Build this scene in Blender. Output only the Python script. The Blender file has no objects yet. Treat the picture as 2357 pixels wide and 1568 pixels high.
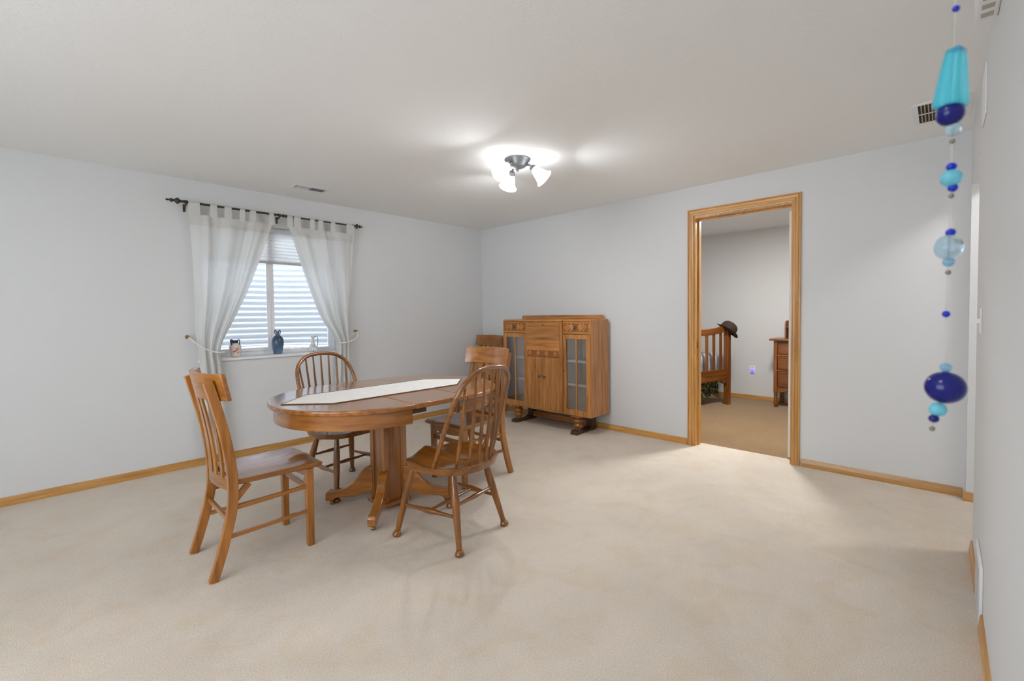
import bpy, bmesh, math, random
from mathutils import Vector, Matrix
from math import sin, cos, pi, radians as R

# ------------------------------------------------------------------ camera, world, light, exposure
S = bpy.context.scene
C = S.collection
S.view_settings.view_transform = 'Standard'
S.view_settings.look = 'None'
S.view_settings.gamma = 1
S.view_settings.exposure = 0.09
try:
    S.cycles.use_denoising = True
    S.cycles.max_bounces = 8
    S.cycles.diffuse_bounces = 5
    S.cycles.transparent_max_bounces = 10
    S.cycles.sample_clamp_indirect = 6
except Exception:
    pass

F_PX, PITCH, CY, YAW, ROLL, HC = 1036.685, 0.031674, 758.241, 0.760771, -0.012471, 1.26341
fw = Vector((cos(YAW) * cos(PITCH), sin(YAW) * cos(PITCH), -sin(PITCH)))
rt = Vector((sin(YAW), -cos(YAW), 0))
up = rt.cross(fw)
r2 = rt * cos(ROLL) + up * sin(ROLL)
u2 = r2.cross(fw)
cam_d = bpy.data.cameras.new('camera')
cam_d.sensor_width = 36
cam_d.sensor_fit = 'HORIZONTAL'
cam_d.lens = 36 * F_PX / 2357
cam_d.shift_y = (CY - 784) / 2357
cam_d.clip_start = 0.02
cam_d.dof.use_dof = True
cam_d.dof.focus_distance = 3.4
cam_d.dof.aperture_fstop = 10
cam = bpy.data.objects.new('camera', cam_d)
C.objects.link(cam)
M = Matrix((r2, u2, -fw)).transposed().to_4x4()
M.translation = (0, 0, HC)
cam.matrix_world = M
S.camera = cam

W = bpy.data.worlds.new('sky')
S.world = W
W.use_nodes = True
bg = W.node_tree.nodes['Background']
bg.inputs[0].default_value = (0.86, 0.93, 1.0, 1)
bg.inputs[1].default_value = 6.3

XD, YW, H = 4.258, 4.618, 2.44       # door wall plane, window wall plane, ceiling height
YR = -0.135                          # near right wall plane


def area_light(name, loc, rot, sx, sy, power, col=(1, 1, 1)):
    l = bpy.data.lights.new(name, 'AREA')
    l.shape = 'RECTANGLE'
    l.size, l.size_y, l.energy, l.color = sx, sy, power, col
    o = bpy.data.objects.new(name, l)
    o.location, o.rotation_euler = loc, rot
    C.objects.link(o)
    return o


# daylight reaches the room from the sky, through the window and an unseen opening added in the rear wall;
# ceiling lamps of the hall and the bedroom
area_light('added_fill_rear', (-0.7, 0.7, 2.41), (0, 0, 0), 0.4, 0.4, 9, (1, 0.98, 0.95))  # unseen fill added for the near floor and right wall
area_light('added_fill_rear', (-0.6, 2.7, 2.41), (0, 0, 0), 0.4, 0.4, 3, (1, 0.98, 0.95))  # second unseen fill, added to lift the left floor
area_light('ceiling_lamp_hall', (3.75, -0.75, 2.41), (0, 0, 0), 0.3, 0.3, 13, (1, 0.97, 0.93))
area_light('ceiling_lamp_bedroom', (5.2, 1.35, 2.41), (0, 0, 0), 0.3, 0.3, 56, (0.97, 0.99, 1))

# ------------------------------------------------------------------ materials
MATS = {}


def lin(c):
    return tuple(((v / 255) / 12.92 if v / 255 <= 0.04045 else ((v / 255 + 0.055) / 1.055) ** 2.4) for v in c)


def new_mat(name):
    m = bpy.data.materials.new(name)
    m.use_nodes = True
    return m, m.node_tree.nodes, m.node_tree.links, m.node_tree.nodes['Principled BSDF']


def plain(name, rgb, rough=0.5, metal=0.0, bump=0.0, bscale=200, emit=0, coat=0, spec=0.5):
    if name in MATS:
        return MATS[name]
    m, N, L, P = new_mat(name)
    P.inputs['Base Color'].default_value = (*lin(rgb), 1)
    P.inputs['Roughness'].default_value = rough
    P.inputs['Metallic'].default_value = metal
    P.inputs['Coat Weight'].default_value = coat
    P.inputs['Specular IOR Level'].default_value = spec
    if emit:
        P.inputs['Emission Color'].default_value = (*lin(rgb), 1)
        P.inputs['Emission Strength'].default_value = emit
    if bump:
        t = N.new('ShaderNodeTexCoord')
        n = N.new('ShaderNodeTexNoise')
        n.inputs['Scale'].default_value = bscale
        n.inputs['Detail'].default_value = 5
        b = N.new('ShaderNodeBump')
        b.inputs['Strength'].default_value = bump
        b.inputs['Distance'].default_value = 0.01
        L.new(t.outputs['Object'], n.inputs['Vector'])
        L.new(n.outputs['Fac'], b.inputs['Height'])
        L.new(b.outputs['Normal'], P.inputs['Normal'])
    MATS[name] = m
    return m


def wood(kind, axis):
    """oak-like grain that runs along one local axis"""
    key = kind + '_' + axis
    if key in MATS:
        return MATS[key]
    c1, c2, c3, rough, coat, sc = WOODS[kind]
    m, N, L, P = new_mat(key)
    t = N.new('ShaderNodeTexCoord')
    mp = N.new('ShaderNodeMapping')
    s = {'x': (1.6, 26, 26), 'y': (26, 1.6, 26), 'z': (26, 26, 1.6), 'h': (3, 3, 30)}[axis]
    mp.inputs['Scale'].default_value = tuple(v * sc for v in s)
    oi = N.new('ShaderNodeObjectInfo')
    add = N.new('ShaderNodeVectorMath')
    add.operation = 'ADD'
    L.new(t.outputs['Object'], mp.inputs['Vector'])
    L.new(mp.outputs['Vector'], add.inputs[0])
    ml = N.new('ShaderNodeMath')
    ml.operation = 'MULTIPLY'
    ml.inputs[1].default_value = 40
    L.new(oi.outputs['Random'], ml.inputs[0])
    L.new(ml.outputs[0], add.inputs[1])
    n1 = N.new('ShaderNodeTexNoise')
    n1.inputs['Scale'].default_value = 1.3
    n1.inputs['Detail'].default_value = 7
    n1.inputs['Roughness'].default_value = 0.62
    n1.inputs['Distortion'].default_value = 0.25
    L.new(add.outputs[0], n1.inputs['Vector'])
    n2 = N.new('ShaderNodeTexNoise')
    n2.inputs['Scale'].default_value = 0.16
    n2.inputs['Detail'].default_value = 2
    L.new(add.outputs[0], n2.inputs['Vector'])
    cr = N.new('ShaderNodeValToRGB')
    e = cr.color_ramp.elements
    e[0].position, e[0].color = 0.34, (*lin(c1), 1)
    e[1].position, e[1].color = 0.68, (*lin(c3), 1)
    k = e.new(0.5)
    k.color = (*lin(c2), 1)
    L.new(n1.outputs['Fac'], cr.inputs['Fac'])
    mx = N.new('ShaderNodeMix')
    mx.data_type = 'RGBA'
    mx.blend_type = 'MULTIPLY'
    mr = N.new('ShaderNodeMapRange')
    mr.inputs['From Min'].default_value = 0.35
    mr.inputs['From Max'].default_value = 0.65
    mr.inputs['To Min'].default_value = 0.80
    mr.inputs['To Max'].default_value = 1.12
    L.new(n2.outputs['Fac'], mr.inputs['Value'])
    cb = N.new('ShaderNodeCombineColor')
    for i in range(3):
        L.new(mr.outputs[0], cb.inputs[i])
    mx.inputs['Factor'].default_value = 1
    L.new(cr.outputs['Color'], mx.inputs['A'])
    L.new(cb.outputs[0], mx.inputs['B'])
    L.new(mx.outputs['Result'], P.inputs['Base Color'])
    P.inputs['Roughness'].default_value = rough
    P.inputs['Coat Weight'].default_value = coat
    P.inputs['Coat Roughness'].default_value = 0.12
    b = N.new('ShaderNodeBump')
    b.inputs['Strength'].default_value = 0.12
    b.inputs['Distance'].default_value = 0.002
    L.new(n1.outputs['Fac'], b.inputs['Height'])
    L.new(b.outputs['Normal'], P.inputs['Normal'])
    MATS[key] = m
    return m


WOODS = {
    'trim': ((180, 126, 60), (198, 146, 78), (210, 160, 92), 0.38, 0.25, 1.2),
    'oak': ((130, 76, 16), (160, 99, 28), (178, 116, 44), 0.32, 0.7, 1.0),
    'table': ((132, 76, 20), (158, 97, 32), (174, 113, 46), 0.26, 1.0, 1.0),
    'windsor': ((102, 57, 10), (128, 75, 16), (148, 93, 26), 0.30, 0.7, 1.0),
    'cabinet': ((152, 94, 38), (186, 124, 60), (206, 146, 82), 0.36, 0.4, 1.3),
    'dark': ((52, 34, 22), (74, 50, 32), (90, 62, 40), 0.4, 0.2, 1.0),
    'mahogany': ((96, 50, 12), (126, 70, 20), (146, 88, 32), 0.35, 0.3, 1.0),
}


def carpet(name, ca, cb_, cc):
    m, N, L, P = new_mat(name)
    t = N.new('ShaderNodeTexCoord')
    f = N.new('ShaderNodeTexNoise')
    f.inputs['Scale'].default_value = 210
    f.inputs['Detail'].default_value = 6
    f.inputs['Roughness'].default_value = 0.75
    g = N.new('ShaderNodeTexNoise')
    g.inputs['Scale'].default_value = 1.7
    g.inputs['Detail'].default_value = 9
    g.inputs['Roughness'].default_value = 0.62
    g.inputs['Distortion'].default_value = 0.8
    L.new(t.outputs['Object'], f.inputs['Vector'])
    L.new(t.outputs['Object'], g.inputs['Vector'])
    cr = N.new('ShaderNodeValToRGB')
    e = cr.color_ramp.elements
    e[0].position, e[0].color = 0.34, (*lin(ca), 1)
    e[1].position, e[1].color = 0.66, (*lin(cc), 1)
    e.new(0.52).color = (*lin(cb_), 1)
    L.new(f.outputs['Fac'], cr.inputs['Fac'])
    mr = N.new('ShaderNodeMapRange')
    mr.inputs['From Min'].default_value = 0.3
    mr.inputs['From Max'].default_value = 0.7
    mr.inputs['To Min'].default_value = 0.92
    mr.inputs['To Max'].default_value = 1.06
    L.new(g.outputs['Fac'], mr.inputs['Value'])
    hs = N.new('ShaderNodeHueSaturation')
    L.new(mr.outputs[0], hs.inputs['Value'])
    L.new(cr.outputs['Color'], hs.inputs['Color'])
    # tan mottling of the brushed pile
    q = N.new('ShaderNodeTexNoise')
    q.inputs['Scale'].default_value = 4.5
    q.inputs['Detail'].default_value = 7
    q.inputs['Distortion'].default_value = 1.2
    L.new(t.outputs['Object'], q.inputs['Vector'])
    qr = N.new('ShaderNodeMapRange')
    qr.inputs['From Min'].default_value = 0.48
    qr.inputs['From Max'].default_value = 0.72
    qr.inputs['To Max'].default_value = 0.55
    L.new(q.outputs['Fac'], qr.inputs['Value'])
    tn = N.new('ShaderNodeMix')
    tn.data_type = 'RGBA'
    tn.blend_type = 'MULTIPLY'
    tn.inputs['B'].default_value = (0.94, 0.86, 0.74, 1)
    L.new(qr.outputs[0], tn.inputs['Factor'])
    L.new(hs.outputs['Color'], tn.inputs['A'])
    L.new(tn.outputs['Result'], P.inputs['Base Color'])
    P.inputs['Roughness'].default_value = 0.95
    P.inputs['Specular IOR Level'].default_value = 0.1
    P.inputs['Sheen Weight'].default_value = 0.2
    b = N.new('ShaderNodeBump')
    b.inputs['Strength'].default_value = 0.7
    b.inputs['Distance'].default_value = 0.012
    L.new(f.outputs['Fac'], b.inputs['Height'])
    L.new(b.outputs['Normal'], P.inputs['Normal'])
    return m


def thin_glass(name, tint=(1, 1, 1), gloss=0.06, rough=0.02):
    m, N, L, P = new_mat(name)
    N.remove(P)
    tr = N.new('ShaderNodeBsdfTransparent')
    tr.inputs[0].default_value = (*tint, 1)
    gl = N.new('ShaderNodeBsdfGlossy')
    gl.inputs['Roughness'].default_value = rough
    fr = N.new('ShaderNodeFresnel')
    fr.inputs['IOR'].default_value = 1.45
    ad = N.new('ShaderNodeMath')
    ad.operation = 'ADD'
    ad.inputs[1].default_value = gloss
    mx = N.new('ShaderNodeMixShader')
    L.new(fr.outputs[0], ad.inputs[0])
    L.new(ad.outputs[0], mx.inputs[0])
    L.new(tr.outputs[0], mx.inputs[1])
    L.new(gl.outputs[0], mx.inputs[2])
    L.new(mx.outputs[0], N['Material Output'].inputs[0])
    return m


def cloth(name, rgb, transl=0.35, transp=0.0):
    m, N, L, P = new_mat(name)
    N.remove(P)
    d = N.new('ShaderNodeBsdfDiffuse')
    d.inputs[0].default_value = (*lin(rgb), 1)
    t = N.new('ShaderNodeBsdfTranslucent')
    t.inputs[0].default_value = (*lin(rgb), 1)
    mx = N.new('ShaderNodeMixShader')
    mx.inputs[0].default_value = transl
    L.new(d.outputs[0], mx.inputs[1])
    L.new(t.outputs[0], mx.inputs[2])
    tp = N.new('ShaderNodeBsdfTransparent')
    m2 = N.new('ShaderNodeMixShader')
    m2.inputs[0].default_value = transp
    L.new(mx.outputs[0], m2.inputs[1])
    L.new(tp.outputs[0], m2.inputs[2])
    tc = N.new('ShaderNodeTexCoord')
    n = N.new('ShaderNodeTexNoise')
    n.inputs['Scale'].default_value = 260
    b = N.new('ShaderNodeBump')
    b.inputs['Strength'].default_value = 0.12
    b.inputs['Distance'].default_value = 0.002
    L.new(tc.outputs['Object'], n.inputs['Vector'])
    L.new(n.outputs['Fac'], b.inputs['Height'])
    L.new(b.outputs['Normal'], d.inputs['Normal'])
    L.new(m2.outputs[0], N['Material Output'].inputs[0])
    return m


def speckle(name, cols, scale, rough=0.7, stretch=(1, 1, 1), pos=None):
    m, N, L, P = new_mat(name)
    t = N.new('ShaderNodeTexCoord')
    mp = N.new('ShaderNodeMapping')
    mp.inputs['Scale'].default_value = stretch
    n = N.new('ShaderNodeTexNoise')
    n.inputs['Scale'].default_value = scale
    n.inputs['Detail'].default_value = 4
    cr = N.new('ShaderNodeValToRGB')
    e = cr.color_ramp.elements
    pos = pos or [0.35 + 0.3 * i / (len(cols) - 1) for i in range(len(cols))]
    e[0].position, e[0].color = pos[0], (*lin(cols[0]), 1)
    e[1].position, e[1].color = pos[-1], (*lin(cols[-1]), 1)
    for p_, c in zip(pos[1:-1], cols[1:-1]):
        e.new(p_).color = (*lin(c), 1)
    L.new(t.outputs['Object'], mp.inputs[0])
    L.new(mp.outputs[0], n.inputs['Vector'])
    L.new(n.outputs['Fac'], cr.inputs[0])
    L.new(cr.outputs[0], P.inputs['Base Color'])
    P.inputs['Roughness'].default_value = rough
    return m


def bead_glass(name, rgb, trans=0.7, rough=0.12):
    m, N, L, P = new_mat(name)
    P.inputs['Base Color'].default_value = (*lin(rgb), 1)
    P.inputs['Transmission Weight'].default_value = trans
    P.inputs['Roughness'].default_value = rough
    P.inputs['IOR'].default_value = 1.35
    return m


WALL = plain('wall_paint', (215, 216, 217), 0.85, bump=0.05, bscale=160, spec=0.2)
WALL2 = plain('bedroom_paint', (214, 212, 209), 0.85, bump=0.05, bscale=160, spec=0.2)
CEIL = plain('ceiling_paint', (238, 239, 239), 0.9, bump=0.12, bscale=60, spec=0.2)
CARPET = carpet('beige_carpet', (208, 193, 174), (236, 222, 205), (250, 240, 227))
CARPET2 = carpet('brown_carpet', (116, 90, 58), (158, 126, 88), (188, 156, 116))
WHITE = plain('white_paint', (232, 233, 235), 0.45)
VINYL = plain('white_vinyl', (250, 251, 253), 0.35)
BRONZE = plain('dark_bronze', (72, 64, 56), 0.42, 0.7)
PEWTER = plain('pewter', (120, 116, 108), 0.35, 0.85)
NICKEL = plain('brushed_nickel', (128, 130, 134), 0.45, 0.6)
BRASS = plain('aged_brass', (150, 116, 60), 0.4, 0.85)
DARKGAP = plain('dark_duct', (60, 48, 36), 0.9)
SHEER = cloth('sheer_cotton', (238, 238, 236), 0.42, 0.06)
SHEER2 = cloth('sheer_cotton_hem', (222, 222, 218), 0.25, 0.0)
BLIND = cloth('shade_fabric', (246, 245, 243), 0.5, 0.0)
PANE = thin_glass('window_glass', (0.97, 0.99, 1.0), 0.0)
CABGLASS = thin_glass('cabinet_glass', (0.98, 0.98, 0.98), 0.12, .06)
STEEL = plain('galvanised_steel', (228, 232, 238), 0.42, 0.12)
WAX = plain('cream_glaze', (236, 222, 206), 0.3)


# ------------------------------------------------------------------ mesh building
class MB:
    def __init__(s):
        s.bm = bmesh.new()

    def ring_loft(s, rings, cap=True):
        vs = [[s.bm.verts.new(p) for p in r] for r in rings]
        n = len(vs[0])
        for a, b in zip(vs[:-1], vs[1:]):
            for i in range(n):
                j = (i + 1) % n
                s.bm.faces.new((a[i], a[j], b[j], b[i]))
        if cap:
            s.bm.faces.new(vs[0][::-1])
            s.bm.faces.new(vs[-1])
        return s

    def box(s, x0, x1, y0, y1, z0, z1, T=None):
        a = [Vector(p) for p in ((x0, y0, z0), (x1, y0, z0), (x1, y1, z0), (x0, y1, z0))]
        b = [Vector(p) for p in ((x0, y0, z1), (x1, y0, z1), (x1, y1, z1), (x0, y1, z1))]
        if T:
            a = [T @ v for v in a]
            b = [T @ v for v in b]
        return s.ring_loft([a, b])

    def prism(s, poly, axis, a, b, T=None):
        def f(p, c):
            v = Vector({'x': (c, p[0], p[1]), 'y': (p[0], c, p[1]), 'z': (p[0], p[1], c)}[axis])
            return T @ v if T else v
        return s.ring_loft([[f(p, a) for p in poly], [f(p, b) for p in poly]])

    def lathe(s, prof, n=24, T=None, cap=True):
        rings = []
        for r, z in prof:
            ring = [Vector((max(r, 1e-5) * cos(2 * pi * i / n), max(r, 1e-5) * sin(2 * pi * i / n), z)) for i in range(n)]
            rings.append([T @ v for v in ring] if T else ring)
        return s.ring_loft(rings, cap)

    def tube(s, pts, r, n=10, closed=False, ex=1.0, upv=None):
        pts = [Vector(p) for p in pts]
        k = len(pts)
        rr = r if isinstance(r, (list, tuple)) else [r] * k
        tang = []
        for i in range(k):
            if closed:
                t = pts[(i + 1) % k] - pts[i - 1]
            else:
                t = pts[min(i + 1, k - 1)] - pts[max(i - 1, 0)]
            tang.append(t.normalized())
        u = Vector(upv) if upv else (Vector((0, 0, 1)) if abs(tang[0].z) < 0.9 else Vector((1, 0, 0)))
        rings = []
        for i in range(k):
            t = tang[i]
            u = (u - t * u.dot(t)).normalized()
            v = t.cross(u)
            rings.append([pts[i] + (u * cos(2 * pi * j / n) * ex + v * sin(2 * pi * j / n)) * rr[i] for j in range(n)])
        if closed:
            rings.append([v.copy() for v in rings[0]])
            return s.ring_loft(rings, False)
        return s.ring_loft(rings)

    def bar(s, pts, w, h, side=None):
        """rectangular section swept along pts; w along `side`, h across it (lists allowed)"""
        pts = [Vector(p) for p in pts]
        k = len(pts)
        ww = w if isinstance(w, (list, tuple)) else [w] * k
        hh = h if isinstance(h, (list, tuple)) else [h] * k
        rings = []
        for i in range(k):
            t = (pts[min(i + 1, k - 1)] - pts[max(i - 1, 0)]).normalized()
            sd = Vector(side) if side else (Vector((0, 1, 0)) if abs(t.y) < 0.9 else Vector((1, 0, 0)))
            sd = (sd - t * sd.dot(t)).normalized()
            nn = t.cross(sd)
            a, b = sd * ww[i] / 2, nn * hh[i] / 2
            rings.append([pts[i] + a + b, pts[i] - a + b, pts[i] - a - b, pts[i] + a - b])
        return s.ring_loft(rings)

    def ball(s, c, rx, ry=None, rz=None, n=14, T=None):
        ry, rz = ry or rx, rz or rx
        m = n // 2 + 1
        rings = []
        for i in range(m + 1):
            t = pi * i / m
            q = max(sin(t), 1e-4)
            ring = [Vector((c[0] + rx * q * cos(2 * pi * j / n), c[1] + ry * q * sin(2 * pi * j / n), c[2] - rz * cos(t))) for j in range(n)]
            rings.append([T @ v for v in ring] if T else ring)
        return s.ring_loft(rings)

    def grid(s, f, nu, nv):
        vs = [[s.bm.verts.new(f(i / nu, j / nv)) for i in range(nu + 1)] for j in range(nv + 1)]
        for j in range(nv):
            for i in range(nu):
                s.bm.faces.new((vs[j][i], vs[j][i + 1], vs[j + 1][i + 1], vs[j + 1][i]))
        return s

    def obj(s, name, mat, parent=None, bev=0.0, smooth=38, loc=None, label=None, seg=2):
        bmesh.ops.recalc_face_normals(s.bm, faces=s.bm.faces)
        me = bpy.data.meshes.new(name)
        s.bm.to_mesh(me)
        s.bm.free()
        me.materials.append(mat)
        if smooth:
            me.polygons.foreach_set('use_smooth', [True] * len(me.polygons))
            me.set_sharp_from_angle(angle=R(smooth))
        o = bpy.data.objects.new(name, me)
        C.objects.link(o)
        if parent:
            o.parent = parent
        if loc:
            o.location = loc
        if bev:
            b = o.modifiers.new('edge', 'BEVEL')
            b.width, b.segments, b.limit_method, b.angle_limit = bev, seg, 'ANGLE', R(38)
        if label:
            o['label'] = label
        return o


def thing(name, label, cat, loc=(0, 0, 0), rotz=0.0, group=None):
    o = bpy.data.objects.new(name, None)
    C.objects.link(o)
    o.location, o.rotation_euler = loc, (0, 0, rotz)
    o.empty_display_size = 0.1
    o['label'], o['category'] = label, cat
    if group:
        o['group'] = group
    return o


def tag(o, label, cat, group=None):
    o['label'], o['category'] = label, cat
    if group:
        o['group'] = group
    return o


def struct(name, mb=None, mat=None, bev=0.0, smooth=0):
    if mb is None:
        o = bpy.data.objects.new(name, None)
        C.objects.link(o)
    else:
        o = mb.obj(name, mat, bev=bev, smooth=smooth)
    o['kind'] = 'structure'
    return o


def dup(root, loc, rotz, label):
    r = root.copy()
    C.objects.link(r)
    r.location, r.rotation_euler = loc, (0, 0, rotz)
    r['label'] = label
    for ch in list(root.children):
        c = ch.copy()
        C.objects.link(c)
        c.parent = r
        for g in list(ch.children):
            d = g.copy()
            C.objects.link(d)
            d.parent = c
    return r


def lerp(a, b, t):
    return a + (b - a) * t


def spline(keys, t):
    """smooth interpolation of (t, value) keys"""
    if t <= keys[0][0]:
        return keys[0][1]
    for i in range(len(keys) - 1):
        (a, va), (b, vb) = keys[i], keys[i + 1]
        if t <= b:
            k = len(keys)
            m0 = (vb - keys[i - 1][1]) / (b - keys[i - 1][0]) if i > 0 else (vb - va) / (b - a)
            m1 = (keys[i + 2][1] - va) / (keys[i + 2][0] - a) if i + 2 < k else (vb - va) / (b - a)
            h = b - a
            u = (t - a) / h
            return ((2 * u**3 - 3 * u**2 + 1) * va + (u**3 - 2 * u**2 + u) * h * m0
                    + (-2 * u**3 + 3 * u**2) * vb + (u**3 - u**2) * h * m1)
    return keys[-1][1]


def smooth_path(pts, n):
    ts = [i / (len(pts) - 1) for i in range(len(pts))]
    return [Vector([spline([(t, p[k]) for t, p in zip(ts, pts)], i / n) for k in range(3)]) for i in range(n + 1)]


# ------------------------------------------------------------------ room shell
XB, XF = -2.2, 7.1                    # rear wall of the room, far wall of the bedroom
WX0, WX1, WZ0, WZ1 = 0.96, 2.25, 0.91, 2.15   # window opening
DY0, DY1, DZ = 0.873, 1.688, 2.16             # door opening
WT = 0.14                             # door wall thickness

struct('floor', MB().box(XB, XD + WT, -1.6, YW, -0.12, 0), CARPET)
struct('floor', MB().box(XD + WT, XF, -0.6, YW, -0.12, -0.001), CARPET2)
struct('ceiling', MB().box(XB - .1, XF + .1, -1.7, YW + .3, H, H + 0.12), CEIL)
m = MB()
m.box(XB, WX0, YW, YW + .30, 0, H).box(WX1, XF, YW, YW + .30, 0, H)
m.box(WX0, WX1, YW, YW + .30, 0, WZ0 - .022).box(WX0, WX1, YW, YW + .30, WZ1, H)
struct('wall_left', m, WALL)
m = MB()
m.box(XD, XD + WT, -1.6, DY0, 0, H).box(XD, XD + WT, DY1, YW, 0, H).box(XD, XD + WT, DY0, DY1, DZ, H)
struct('wall_back', m, WALL)
m = MB()
m.box(XB, 3.31, YR - .12, YR, 0, H).box(3.31, 4.185, YR - .12, YR, 2.07, H).box(4.185, XD, YR - .12, YR, 0, H)
struct('wall_right', m, WALL)
m = MB()
m.box(2.9, XD, -1.6, -1.5, 0, H).box(2.8, 2.9, -1.6, YR - .12, 0, H)
struct('wall_hall', m, WALL)
m = MB()
RY0, RY1, RZ0, RZ1 = 0.4, 2.8, 0.75, 2.15        # unseen rear wall opening, added to let sky light in
m.box(XB - .1, XB, YR - .12, RY0, 0, H).box(XB - .1, XB, RY1, YW, 0, H)
m.box(XB - .1, XB, RY0, RY1, 0, RZ0).box(XB - .1, XB, RY0, RY1, RZ1, H)
struct('wall_rear', m, WALL)
m = MB()
m.box(XF, XF + .1, -.6, YW, 0, H).box(XD + WT, XF, -.7, -.6, 0, H)
struct('wall_bedroom', m, WALL2)
struct('wall_bedroom', MB().box(XD + WT, XD + WT + .004, DY1, YW, 0, H), WALL2)

BH, BT = 0.062, 0.013


def base_profile(h=BH, t=BT):
    return [(0, 0), (t, 0), (t, h * .28), (t * .86, h * .32), (t * .86, h * .62), (t * .7, h * .68), (t * .7, h * .84), (t * .4, h), (0, h)]


TRX, TRY, TRZ = wood('trim', 'x'), wood('trim', 'y'), wood('trim', 'z')
struct('baseboard_left', MB().prism([(YW - a, z) for a, z in base_profile()], 'x', XB, XD), TRX, smooth=30)
struct('baseboard_back', MB().prism([(XD - a, z) for a, z in base_profile()], 'y', DY1 + .06, YW - BT), TRY, smooth=30)
struct('baseboard_back', MB().prism([(XD - a, z) for a, z in base_profile()], 'y', YR + .015, DY0 - .06), TRY, smooth=30)
struct('baseboard_right', MB().prism([(YR + a, z) for a, z in base_profile()], 'x', 2.83, 3.31), TRX, smooth=30)
struct('baseboard_right', MB().prism([(YR + a, z) for a, z in base_profile()], 'x', XB, 2.52), TRX, smooth=30)
struct('baseboard_hall', MB().prism([(4.185 - a, z) for a, z in base_profile()], 'y', YR - .135, YR + .014), TRY, smooth=30)
struct('baseboard_bedroom', MB().prism([(XF - a, z) for a, z in base_profile()], 'y', -.6, YW), TRY, smooth=30)

# ------------------------------------------------------------------ bedroom doorway
dr = struct('door_1')
CW = 0.058


def casing_poly():
    # (distance outward from the opening edge, projection from the wall)
    return [(0, 0), (0, .010), (.006, .014), (.018, .014), (.020, .011), (.023, .011), (.025, .015), (.040, .017),
            (.043, .013), (.046, .013), (.048, .018), (.056, .017), (CW, .013), (CW, 0)]


zt = DZ + .006


def casing_side(y, sgn):
    m = MB()
    lo = [Vector((XD - t, y + sgn * d, 0)) for d, t in casing_poly()]
    hi = [Vector((XD - t, y + sgn * d, zt + d)) for d, t in casing_poly()]
    return m.ring_loft([lo, hi])


casing_side(DY1 - .006, 1).obj('casing', TRZ, dr, smooth=25)
casing_side(DY0 + .006, -1).obj('casing', TRZ, dr, smooth=25)
m = MB()
m.ring_loft([[Vector((XD - t, DY1 - .006 + d, zt + d)) for d, t in casing_poly()],
             [Vector((XD - t, DY0 + .006 - d, zt + d)) for d, t in casing_poly()]])
m.obj('casing', TRY, dr, smooth=25)
m = MB()
m.box(XD, XD + WT, DY1 - .018, DY1, 0, DZ - .018).box(XD, XD + WT, DY0, DY0 + .018, 0, DZ - .018)
m.box(XD, XD + WT, DY0, DY1, DZ - .018, DZ)
m.box(XD + .06, XD + .095, DY1 - .030, DY1 - .018, 0, DZ - .030).box(XD + .06, XD + .095, DY0 + .018, DY0 + .030, 0, DZ - .030)
m.box(XD + .06, XD + .095, DY0 + .018, DY1 - .018, DZ - .030, DZ - .018)
m.obj('jamb', TRZ, dr, bev=.001)
# the white door itself, swung open into the bedroom
dl = MB().box(0, .78, -.018, .018, .012, 2.11)
leaf = dl.obj('door_leaf', WHITE, dr, bev=.002)
leaf.location = (XD + WT + .006, DY0 + .046, 0)
leaf.rotation_euler = (0, 0, R(2))
for z in (.25, 1.06, 1.86):
    MB().box(-.002, .001, -.012, .016, z - .045, z + .045).lathe([(.006, z - .048), (.006, z + .048)], 10, Matrix.Translation((-.004, -.02, 0))).obj(
        'hinge', WHITE, leaf)
m = MB().box(XD + .03, XD + .06, DY1 - .0195, DY1 - .0175, .93, .99)
m.obj('strike_plate', BRASS, dr)

# ------------------------------------------------------------------ window
wn = struct('window_1')
FY0, FY1 = YW + .235, YW + .295
m = MB()
m.box(WX0, WX1, FY0, FY1, WZ0 - .01, WZ0 + .035).box(WX0, WX1, FY0, FY1, WZ1 - .045, WZ1)
m.box(WX0, WX0 + .05, FY0, FY1, WZ0 + .035, WZ1 - .045).box(WX1 - .055, WX1, FY0, FY1, WZ0 + .035, WZ1 - .045)
m.obj('window_frame', VINYL, wn, bev=.003)
m = MB()
m.box(1.6005, 1.640, FY0 + .004, FY1 - .004, WZ0 + .0355, WZ1 - .0455)
m.obj('mullion', VINYL, wn, bev=.003)
m = MB()
a0, a1, b0, b1 = WX0 + .05, 1.600, WZ0 + .035, WZ1 - .045
m.box(a0, a1, FY0 - .012, FY0 + .016, b0, b0 + .03).box(a0, a1, FY0 - .012, FY0 + .016, b1 - .03, b1)
m.box(a0, a0 + .028, FY0 - .012, FY0 + .016, b0 + .03, b1 - .03).box(a1 - .028, a1, FY0 - .012, FY0 + .016, b0 + .03, b1 - .03)
sash = m.obj('sliding_sash', VINYL, wn, bev=.002)
MB().box(1.588, 1.604, FY0 - .026, FY0 - .010, 1.42, 1.52).obj('latch', VINYL, sash, bev=.004)
MB().box(a0 + .028, a1 - .028, FY0, FY0 + .004, b0 + .03, b1 - .03).obj('pane', PANE, wn)
MB().box(1.640, WX1 - .055, FY0 + .03, FY0 + .034, b0, b1).obj('pane', PANE, wn)
MB().box(WX0 - .03, WX1 + .03, YW - .022, FY0, WZ0 - .022, WZ0).obj('window_sill', WHITE, wn, bev=.004)

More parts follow.
